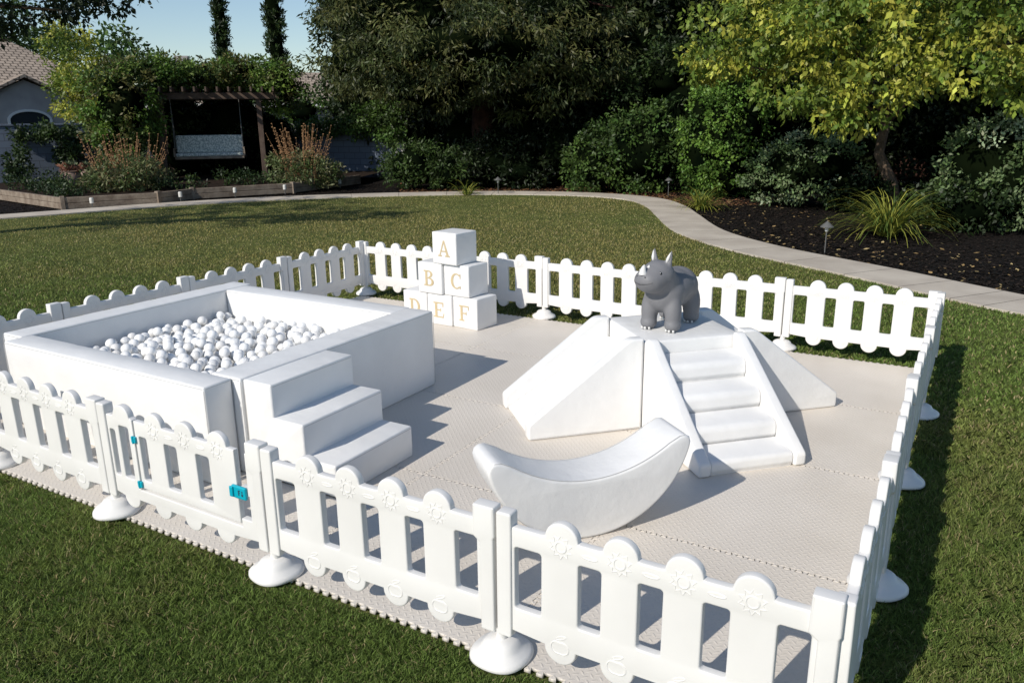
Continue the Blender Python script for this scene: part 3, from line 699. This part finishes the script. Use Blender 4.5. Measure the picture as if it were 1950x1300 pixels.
for b,d,z in ((-61,14.6,3.1),(-58,15,3.6),(-58,14.2,4.0),(-54.5,14.5,3.9)):
    q=site(b,d,z); tt.append(([(p.x,p.y,3.0),tuple((Vector((p.x,p.y,3.0))+q)/2+Vector((0,0,.45))),tuple(q)],[.12,.07,.015]))
plant("shade_tree","overhanging tree branch with leaves coloured dark as its shaded underside","tree",[E(-61,14.8,3.62,1.0,.38),E(-57.5,14.6,3.68,.9,.35),E(-55.2,14.5,3.78,.5,.30),E(-63.5,14.8,3.3,.7,.5),E(-74,17,5.5,2.2,1.8),E(-62,14.8,4.3,1.4,.5)],280,.20,48,.10,.5,[(.010,.018,.007),(.016,.027,.009)],54,trunk=tt,shell=.3,zmin=2,base=(p.x,p.y,0),droop=.5)  # leaf tints painted dark for the shaded underside of the branch
for b,d,wd in ((-49.2,60,.40),(-45.9,55,.5)):
    p=site(b,d)
    plant("cypress_tree","tall narrow dark cypress against blue sky","tree",[((p.x,p.y,7),(wd,wd,7.5))],240,.28,45,.26,.3,DG,int(60+d),core=.85,group="narrow cypress trees",trunk=[([(p.x,p.y,-.1),(p.x,p.y,3)],[.15,.1])],droop=-1.0)
def stalks(b,d,wid,hh,n,seed,lab):
    p=site(b,d); e=empty("flower_stalk_plant",lab,"plant","perennials with dry seed stalks",(p.x,p.y,.2)); rng=random.Random(seed)
    bm=bmesh.new()
    for k in range(n):
        a=rng.uniform(0,6.28); r=rng.uniform(0,wid*.7)*.9; x,y=r*math.cos(a),r*math.sin(a); l=rng.uniform(.2,.7); z=hh*rng.uniform(.5,1.05)
        tip=(x+math.cos(a)*l*.7,y+math.sin(a)*l*.7,z); tube(bm,[(x,y,0),(x+math.cos(a)*l*.25,y+math.sin(a)*l*.25,z*.5),tip],[.008,.006,.004],4)
        for t in np.linspace(.5,1,5):
            q=Vector((x,y,0)).lerp(Vector(tip),t); bmesh.ops.create_icosphere(bm,subdivisions=1,radius=.025*rng.uniform(.7,1.2),matrix=Matrix.Translation(q)@Matrix.Diagonal((1,1,.7,1)))
    mkobj("seed_stalks",bm_to(bm,"stalks"),'stalk',parent=e)
    V,Tn=crown_np([((0,0,.3),(wid,wid,.5))],150,.2,45,.12,.35,[(.10,.13,.05),(.07,.10,.03),(.13,.13,.06)],seed,.1,.4,zmin=-.1)
    mkobj("leaf_mound",merge_leaf("m",V,Tn),parent=e)
MAT['stalk']=M("dry_stalks",(.24,.125,.06),(.30,.17,.075),20,.8)
stalks(-55.8,23.6,1.15,1.35,85,1,"bushy perennial with dry orange-brown seed stalks")
stalks(-44.9,23.8,1.05,1.55,80,2,"bushy perennial with dry orange-brown seed stalks")
def strap(b,d,r,n,seed,z=0):
    p=site(b,d); rng=np.random.default_rng(seed); Q=[];Tn=[]
    for k in range(n):
        a=rng.uniform(0,6.283); L=r*rng.uniform(.7,1.25); el=rng.uniform(.35,1.25); w2=.014*rng.uniform(.8,1.3)
        prev=None; c=(np.array([.32,.33,.06]) if rng.random()<.55 else np.array([.11,.17,.035]))*rng.uniform(.7,1.2); x=np.array([rng.normal()*.05,rng.normal()*.05,0.]); S=6
        side=np.array([-math.sin(a),math.cos(a),0])
        for s in range(S+1):
            t=s/S; e_=el-1.9*t*t*rng.uniform(.8,1.1); ww=w2*(1-t*.85)
            cur=(x-side*ww,x+side*ww)
            if prev is not None: Q+= [prev[0],prev[1],cur[1],cur[0]]; Tn.append(c)
            prev=cur; x=x+np.array([math.cos(a)*math.cos(e_),math.sin(a)*math.cos(e_),math.sin(e_)])*L/S*1.1
    V=np.array(Q); V[:,2]=np.maximum(V[:,2],.005)
    me=np_mesh("strap_leaves",V,4,np.array(Tn)); me.materials.append(MAT['leaf'])
    e=empty("strap_leaf_plant","arching yellow-green strap-leaf clump in dark mulch","plant","strap-leaf clumps",(p.x,p.y,-.01)); mkobj("strap_leaves",me,parent=e)
strap(-5.2,14.4,1.0,300,1); strap(-17.2,17.6,.62,150,2); strap(-33.6,20.9,.5,60,3)
# ------------------------------------------------------------------ built structures
def uvbox(me,s=1):
    uv=me.uv_layers.new(name="UVMap")
    for p in me.polygons:
        n=p.normal
        for li in p.loop_indices:
            c=me.vertices[me.loops[li].vertex_index].co
            if abs(n.z)>.99: uv.data[li].uv=(c.x*s,c.y*s)
            else:
                t=Vector((-n.y,n.x,0)).normalized()
                uv.data[li].uv=(c.dot(t)*s,(c.z/max(.3,math.sqrt(1-n.z*n.z)))*s)
    return me
def wallseg(a,b,hh,lab,name="block_wall"):
    a=Vector((*a,0));b=Vector((*b,0));L=(b-a).length; ang=math.atan2(b.y-a.y,b.x-a.x)
    e=empty(name,lab,"wall","painted block garden walls",tuple(a),ang)
    me=uvbox(box("wall_body",(0,-.1,-.05),(L,.1,hh),.005,1)); mkobj("wall_body",me,'wall',parent=e)
    mkobj("coping",uvbox(box("coping",(-.02,-.13,hh+.002),(L+.02,.13,hh+.06),.008,1)),'wall',parent=e)
A_=site(-64.5,28.5); B_=site(-46,30); C_=site(-38.3,28)
wallseg((A_.x,A_.y),(B_.x,B_.y),1.82,"painted blue-grey concrete block garden wall")
wallseg((B_.x,B_.y),(C_.x,C_.y),1.45,"painted blue-grey block wall behind seed-stalk plants")
D_=site(-38.1,27.6); pe2=empty("wall_pillar","pale stucco pillar at the end of the garden wall","pillar",None,tuple(D_),.4)
mkobj("shaft",box("shaft",(-.15,-.15,0),(.15,.15,1.45),.01),'stucco',parent=pe2); mkobj("cap",box("cap",(-.19,-.19,1.452),(.19,.19,1.53),.01),'stucco',parent=pe2)
def plankfence(a,b,hh):
    a=Vector((a.x,a.y,0));b=Vector((b.x,b.y,0));L=(b-a).length; ang=math.atan2(b.y-a.y,b.x-a.x)
    e=empty("backdrop_fence","dark board fence added behind the trees to stop light","fence","added dark backdrop fences",tuple(a),ang); ms=[];x=0
    while x<L: ms.append(box("b",(x,-.012,0),(x+.135,.012,hh+random.uniform(-.01,.01)),0)); x+=.14
    mkobj("boards",join("boards",ms),'redbark',parent=e)
    mkobj("rail",box("rail",(0,-.05,.4),(L,-.014,.49),0),'redbark',parent=e); mkobj("rail",box("rail",(0,-.05,1.5),(L,-.014,1.59),0),'redbark',parent=e)
plankfence(site(-38,29),site(-16,29.5),1.9); plankfence(site(-16,29.5),site(9,24.5),1.9)  # board runs added behind the planting to keep light from showing through
def timber(pts,hh=.27):
    e=empty("raised_planter","weathered timber raised planter bed edge with soil","planter",None,(pts[0][0],pts[0][1],0)); o=Vector((pts[0][0],pts[0][1],0))
    for a,b in zip(pts[:-1],pts[1:]):
        a=Vector((*a,0))-o;b=Vector((*b,0))-o;L=(b-a).length; ang=math.atan2(b.y-a.y,b.x-a.x); mm=Matrix.Translation(a)@Matrix.Rotation(ang,4,'Z')
        ms=[]
        for k in range(2):
            m_=box("t",(0,-.04,k*hh/2+.003),(L-.02,.04,(k+1)*hh/2-.003),.01); m_.transform(mm); ms.append(m_)
        mkobj("timber",join("timber",ms),'wood',parent=e)
        m_=box("p",(-.05,-.055,-.02),(.05,.055,hh+.03),.01); m_.transform(mm); mkobj("corner_post",m_,'wood',parent=e)
    return e
PLT=[(-24.5,9.6),(-18.0,8.5),(-17.05,10.3),(-17.2,11.4),(-16.05,13.75),(-16.4,16.9)]
timber(PLT)
bm=bmesh.new(); bm.faces.new([bm.verts.new((x,y,.2)) for x,y in PLT+[(-17.5,19.5),(-21,17.5),(-27.5,11.5)]]); bmesh.ops.triangulate(bm,faces=bm.faces)
mkobj("planter_soil",bm_to(bm,"planter_soil"),'soil',kind="structure")
pa=site(-53.45,26.6); pb=site(-47.3,26.4)
ang=math.atan2(pb.y-pa.y,pb.x-pa.x); L=(pb-pa).length
pg=empty("garden_pergola","dark timber pergola shading a hanging bench","pergola",None,tuple(pa),ang)
for x in (0,L):
    for y in (0,1.7): mkobj("post",box("post",(x-.075,y-.075,0),(x+.075,y+.075,2.72),.008),'wooddark',parent=pg)
for y in (-.1,.1,1.6,1.8): mkobj("beam",box("beam",(-.6,y-.02,2.53),(L+.6,y+.02,2.71),.005),'wooddark',parent=pg)
for k in range(13):
    x=-.45+k*(L+.9)/12; mkobj("rafter",box("rafter",(x-.025,-.75,2.722),(x+.025,2.3,2.86),.005),'wooddark',parent=pg)
for x in (0,L):
    ms=[box("s",(x-.02,.12+k*.17,.9),(x+.02,.16+k*.17,2.5),0) for k in range(9)]+[box("s",(x-.02,.09,.9+k*.2),(x+.018,1.62,.93+k*.2),0) for k in range(8)]
    mkobj("lattice",join("lattice",ms),'wooddark',parent=pg)
bc=(pa+pb)/2; off=Vector((-math.sin(ang),math.cos(ang),0))*.45
bn=empty("swing_bench","hanging porch swing with pale patterned cushion under pergola","swing bench",None,tuple(bc+off-Vector((.1,.1,0))),ang)
mkobj("seat",box("seat",(-1.0,-.3,.78),(1.0,.28,.86),.02),'wood',parent=bn); mkobj("seat_cushion",softbox("c",(-.97,-.29,.865),(.97,.25,.96),bev=.03),'cushion',parent=bn,smooth=50)
mkobj("backrest",softbox("backrest",(-.97,.16,.965),(.97,.28,1.48),bev=.03),'cushion',parent=bn,smooth=50)
for x in (-1.0,1.0): mkobj("armrest",join("a",[box("a",(x-.03,-.3,1.08),(x+.03,.28,1.12),.01),box("a",(x-.03,-.3,.862),(x+.03,-.25,1.078),.005)]),'wood',parent=bn)
for x in (-.98,.98):
    bm=bmesh.new(); tube(bm,[(x,-.2,1.12),(x,0,2.55)],.012,6); tube(bm,[(x,.2,1.12),(x,0,2.55)],.012,6); mkobj("chain",bm_to(bm,"chain"),'lampmetal',parent=bn)
def house(b,d,w2,dep,eave,ridge,lab,gable=False,yawoff=0,chim=None):
    p=site(b,d); a=-math.radians(b)+math.radians(yawoff)
    e=empty("house",lab,"house","houses beyond the garden wall",tuple(p),a)
    mkobj("wall",box("wall",(-w2,0,0),(w2,dep,eave),0),'stucco',parent=e)
    bm=bmesh.new(); o_=.5; hy=dep/2
    v=[bm.verts.new(c) for c in ((-w2-o_,-o_,eave),(w2+o_,-o_,eave),(w2+o_,dep+o_,eave),(-w2-o_,dep+o_,eave),(-w2+hy*.6,hy,ridge),(w2-hy*.6,hy,ridge))]
    for f in ((0,1,5,4),(1,2,5),(2,3,4,5),(3,0,4),(0,3,2,1)): bm.faces.new([v[i] for i in f])
    bmesh.ops.recalc_face_normals(bm,faces=bm.faces)
    rf=mkobj("roof",uvbox(bm_to(bm,"roof")),'roof',parent=e)
    mkobj("fascia",box("fascia",(-w2-o_-.02,-o_-.05,eave-.22),(w2+o_+.02,-o_-.003,eave-.004),0),'trim',parent=e)
    if chim is not None: mkobj("chimney",box("chimney",(chim-.35,hy-.35,ridge-.8),(chim+.35,hy+.35,ridge+.8),.02),'stucco',parent=rf)
    if gable:
        gx,gw,gz=gable
        bm=bmesh.new(); g=[bm.verts.new(c) for c in ((gx-gw,-1.2,0),(gx+gw,-1.2,0),(gx+gw,-1.2,eave-.4),(gx,-1.2,gz),(gx-gw,-1.2,eave-.4))]
        g2=[bm.verts.new((q.co.x,-.01,q.co.z)) for q in g]
        bm.faces.new(g); bm.faces.new(g2[::-1])
        for k in range(5): bm.faces.new((g[k],g2[k],g2[(k+1)%5],g[(k+1)%5]))
        mkobj("gable_wing",bm_to(bm,"gable"),'stucco',parent=e)
        bm=bmesh.new()
        for s in (-1,1):
            q=[bm.verts.new(c) for c in ((gx,-1.5,gz+.1),(gx+s*(gw+.4),-1.5,eave-.62),(gx+s*(gw+.4),.4,eave-.62),(gx,.4,gz+.1),(gx,-1.5,gz+.22),(gx+s*(gw+.4),-1.5,eave-.5),(gx+s*(gw+.4),.4,eave-.5),(gx,.4,gz+.22))]
            for f in ((0,1,2,3),(4,5,6,7),(0,1,5,4),(1,2,6,5)): bm.faces.new([q[i] for i in f])
        bmesh.ops.recalc_face_normals(bm,faces=bm.faces)
        mkobj("gable_roof",uvbox(bm_to(bm,"gable_roof")),'roof',parent=e)
        arch=[(gx-.75,1.2),(gx+.75,1.2),(gx+.75,2.0)]+[(gx+.75*math.cos(t),2.0+.35*math.sin(t)) for t in np.linspace(.2,2.94,10)]+[(gx-.75,2.0)]
        outer=[(gx-.85,1.08),(gx+.85,1.08),(gx+.85,2.0)]+[(gx+.85*math.cos(t),2.0+.45*math.sin(t)) for t in np.linspace(.2,2.94,10)]+[(gx-.85,2.0)]
        wn=mkobj("window",prof("window",[arch],.04,.002,1,XZ@Matrix.Translation((0,0,1.215))),'glass',parent=e)
        mkobj("frame",prof("frame",[outer,arch],.1,.005,1,XZ@Matrix.Translation((0,0,1.24))),'trim',parent=wn)
    return e
house(-64.0,42,5.9,9,3.2,5.6,"grey stucco house with tiled hip roof and arched window",gable=(2.3,1.9,3.65),yawoff=8)
house(-46.0,44,6.8,8,2.7,4.4,"stucco house with pale tiled roof beyond the trees",chim=-4.8)
lamp_post=lathe("lamp_post",[(.008,0),(.008,.36)],10); hat=lathe("lamp_shade",[(.085,.34),(.088,.345),(.045,.385),(.012,.41),(.003,.42)],20); lens=lathe("lens",[(.022,.29),(.026,.338)],12)
lp=site(-31.4,20.9)
for x,y in ((-1.72,10.03),(-6.66,17.21),(lp.x,lp.y),(-18.6,7.2)):
    e=empty("path_light","small dark metal mushroom path light beside the path","path light","garden path lights",(x,y,-.03))
    e.scale=(1.1,1.1,1.15)
    mkobj("stem",lamp_post,'lampmetal',parent=e); mkobj("lamp_shade",hat,'lampmetal',parent=e); mkobj("lens",lens,'lampwhite',parent=e)
for x,y in ((-17.62,9.0),(-16.98,10.9),(-16.65,12.3),(-16.1,13.5),(-16.05,15.6)):
    e=empty("spot_light","small white garden spotlight fixed to planter edge","spot light","planter spotlights",(x+.1,y-.1,0),.6)
    mkobj("housing",lathe("housing",[(.040,.12),(.046,.13),(.046,.23),(.035,.25)],14),'lampwhite',parent=e); mkobj("spike",lathe("spike",[(.012,0),(.012,.12)],8),'lampmetal',parent=e)
for b,d,s in ((-58.9,25,1),(-58.0,26,.9)):
    p=site(b,d,.2); e=empty("plant_pot","round clay plant pot with small succulent","plant pot","clay garden pots",tuple(p)); e.scale=(s,s,s)
    mkobj("pot",lathe("pot",[(.16,0),(.25,.15),(.27,.3),(.22,.42),(.25,.45),(.23,.46),(.2,.42)],24),'pot',parent=e,smooth=50)
    V,Tn=crown_np([((0,0,.5),(.2,.2,.12))],20,.1,20,.12,.4,[(.25,.12,.08),(.15,.18,.1)],9,-.5,.3); mkobj("succulent",merge_leaf("s",V,Tn),parent=e)
shrub("ivy spilling over the block wall",[E(-60.5,27.9,1.6,1.4,.22,.3),E(-58,28.1,1.6,1.3,.3,.35),E(-58.9,28,1.1,.7,.5,.3),E(-61.7,27.8,.8,.6,.5,.25)],150,.2,45,.11,.6,DG,71,core=.0,shell=.3,zmin=.3)
shrub("ivy spilling over the block wall",[E(-43.5,28.8,1.6,1.3,.3,.35),E(-41,28.2,1.7,1.2,.4,.4),E(-38.9,27.6,1.5,.6,.6,.4),E(-39.6,27.9,2.1,1.0,.5,.4)],200,.2,45,.11,.6,MG,72,core=.0,shell=.3,zmin=.3)
shrub("low mixed planting in the raised bed",[E(-59,22.8,.35,.9,.2),E(-52.5,23.0,.4,.6,.22),E(-48.8,23.8,.4,.8,.22),E(-60.5,25,.4,.9,.3)],120,.18,35,.09,.5,DG,73,core=.0,shell=.3,zmin=.2)
# ------------------------------------------------------------------ litter and mulch chips (uncountable)
lx=np.array([p.x for p in FAR]); ly=np.array([p.y for p in FAR])
def band(n,seed,spread,size,cols,name,lab,lo=0,hi=1):
    rng=np.random.default_rng(seed); t=rng.uniform(lo,hi,n)*(len(FAR)-2); i=t.astype(int); f=t-i
    px=lx[i]*(1-f)+lx[i+1]*f; py=ly[i]*(1-f)+ly[i+1]*f
    dx=lx[i+1]-lx[i]; dy=ly[i+1]-ly[i]; l=np.hypot(dx,dy); r=np.abs(rng.normal(0,spread,n))
    C=np.stack([px-dy/l*r,py+dx/l*r,rng.uniform(-.022,.0,n)],1)
    s=size*rng.uniform(.5,1.4,(n,1)); a=rng.uniform(0,6.283,n); u=np.stack([np.cos(a),np.sin(a),rng.uniform(-.3,.3,n)],1); v=np.stack([-np.sin(a),np.cos(a),rng.uniform(-.3,.3,n)],1)*.5
    V=np.stack([C-u*s*.5,C+v*s*.5,C+u*s*.5,C-v*s*.5],1).reshape(-1,3)
    V[:,2]=np.maximum(V[:,2],-.028)
    cc=np.array(cols)[rng.integers(len(cols),size=n)]*rng.uniform(.6,1.3,(n,1))
    me=np_mesh(name,V,4,cc); mkobj(name,me,'litter',label=lab,cat="garden litter",kind="stuff")
band(60000,1,2.2,.055,[(.009,.008,.007),(.016,.012,.010),(.030,.021,.016),(.005,.005,.005)],"bark_chips","dark bark mulch chips covering the planting bed",.1,.98)
band(6500,2,1.2,.08,[(.24,.11,.055),(.14,.06,.035),(.30,.19,.09)],"fallen_leaves","dry brown fallen leaves on the mulch",.34,.56)
band(700,3,1.4,.07,[(.34,.23,.10),(.40,.31,.15)],"fallen_leaves","dry tan leaves scattered on dark mulch",.56,.98)
# ------------------------------------------------------------------ grass
def inside(poly,X,Y):
    c=np.zeros(len(X),bool); n=len(poly)
    for i in range(n):
        x1,y1=poly[i];x2,y2=poly[(i+1)%n]
        if y1==y2: continue
        k=((y1>Y)!=(y2>Y))&(X<(x2-x1)*(Y-y1)/(y2-y1)+x1); c^=k
    return c
def grass(n,dmin,dmax,wid,hh,seed,name):
    rng=np.random.default_rng(seed); u=rng.random(n)
    d=dmin*(dmax/dmin)**u
    a=np.radians(rng.uniform(-68,8,n)); X=CX+d*np.sin(a); Y=CY+d*np.cos(a)
    mx1=MX0+5*TX; my1=MY0+4*TY
    ok=inside(lawn,X,Y)&~((X>MX0-.01)&(X<mx1+.02)&(Y>MY0-.004)&(Y<my1+.022))
    for fx,fy in FEET: ok&=((X-fx)**2+(Y-fy)**2)>.124**2
    X,Y,d=X[ok],Y[ok],d[ok]; n=len(X)
    nz=np.array([mnoise.noise(Vector((x*.45,y*.45,0)))+.5*mnoise.noise(Vector((x*1.7,y*1.7,5)))+.45*mnoise.noise(Vector((x*7,y*7,9))) for x,y in zip(X,Y)])
    ex=np.maximum(np.maximum(MX0-X,X-mx1),0); ey=np.maximum(np.maximum(MY0-Y,Y-my1),0); ed=np.hypot(ex,ey)
    fade=np.clip(.42+ed/.12,0,1)
    h_=hh*rng.uniform(.5,1.15,n)*(1+.35*nz)*fade; w_=wid*rng.uniform(.7,1.3,n)
    th=rng.uniform(0,6.283,n); s=np.stack([np.cos(th),np.sin(th),0*th],1); ph=rng.uniform(0,6.283,n)+1.5*nz; ln=h_*rng.uniform(.3,1.3,n)
    tip=np.stack([np.cos(ph)*ln,np.sin(ph)*ln,h_],1); mid=np.stack([np.cos(ph)*ln*.3,np.sin(ph)*ln*.3,h_*.6],1)
    B=np.stack([X,Y,np.full(n,-.005)],1); hw=(w_*.5)[:,None]
    V=np.stack([B-s*hw,B+s*hw,B+mid+s*hw*.8,B+tip,B+mid-s*hw*.8],1).reshape(-1,3)
    dry=np.clip((Y-2.5)/4,0,1)*np.clip((-X-.5)/4,0,1)*.9+nz*.5; dry=np.clip(dry,0,1)[:,None]
    c=np.array([.145,.215,.048])*(1-dry)+np.array([.31,.275,.095])*dry
    c=c*rng.uniform(.5,1.4,(n,1)); st=rng.random(n)<.06+.12*dry[:,0]; c[st]=np.array([.44,.37,.19])*rng.uniform(.6,1.1,(st.sum(),1))
    me=np_mesh(name,V,5,c); mkobj(name,me,'grass',label="green mown lawn grass blades",cat="grass",kind="stuff")
grass(470000,1.2,5.5,.0034,.031,1,"lawn_grass")
grass(360000,5.0,22,.010,.028,2,"lawn_grass")
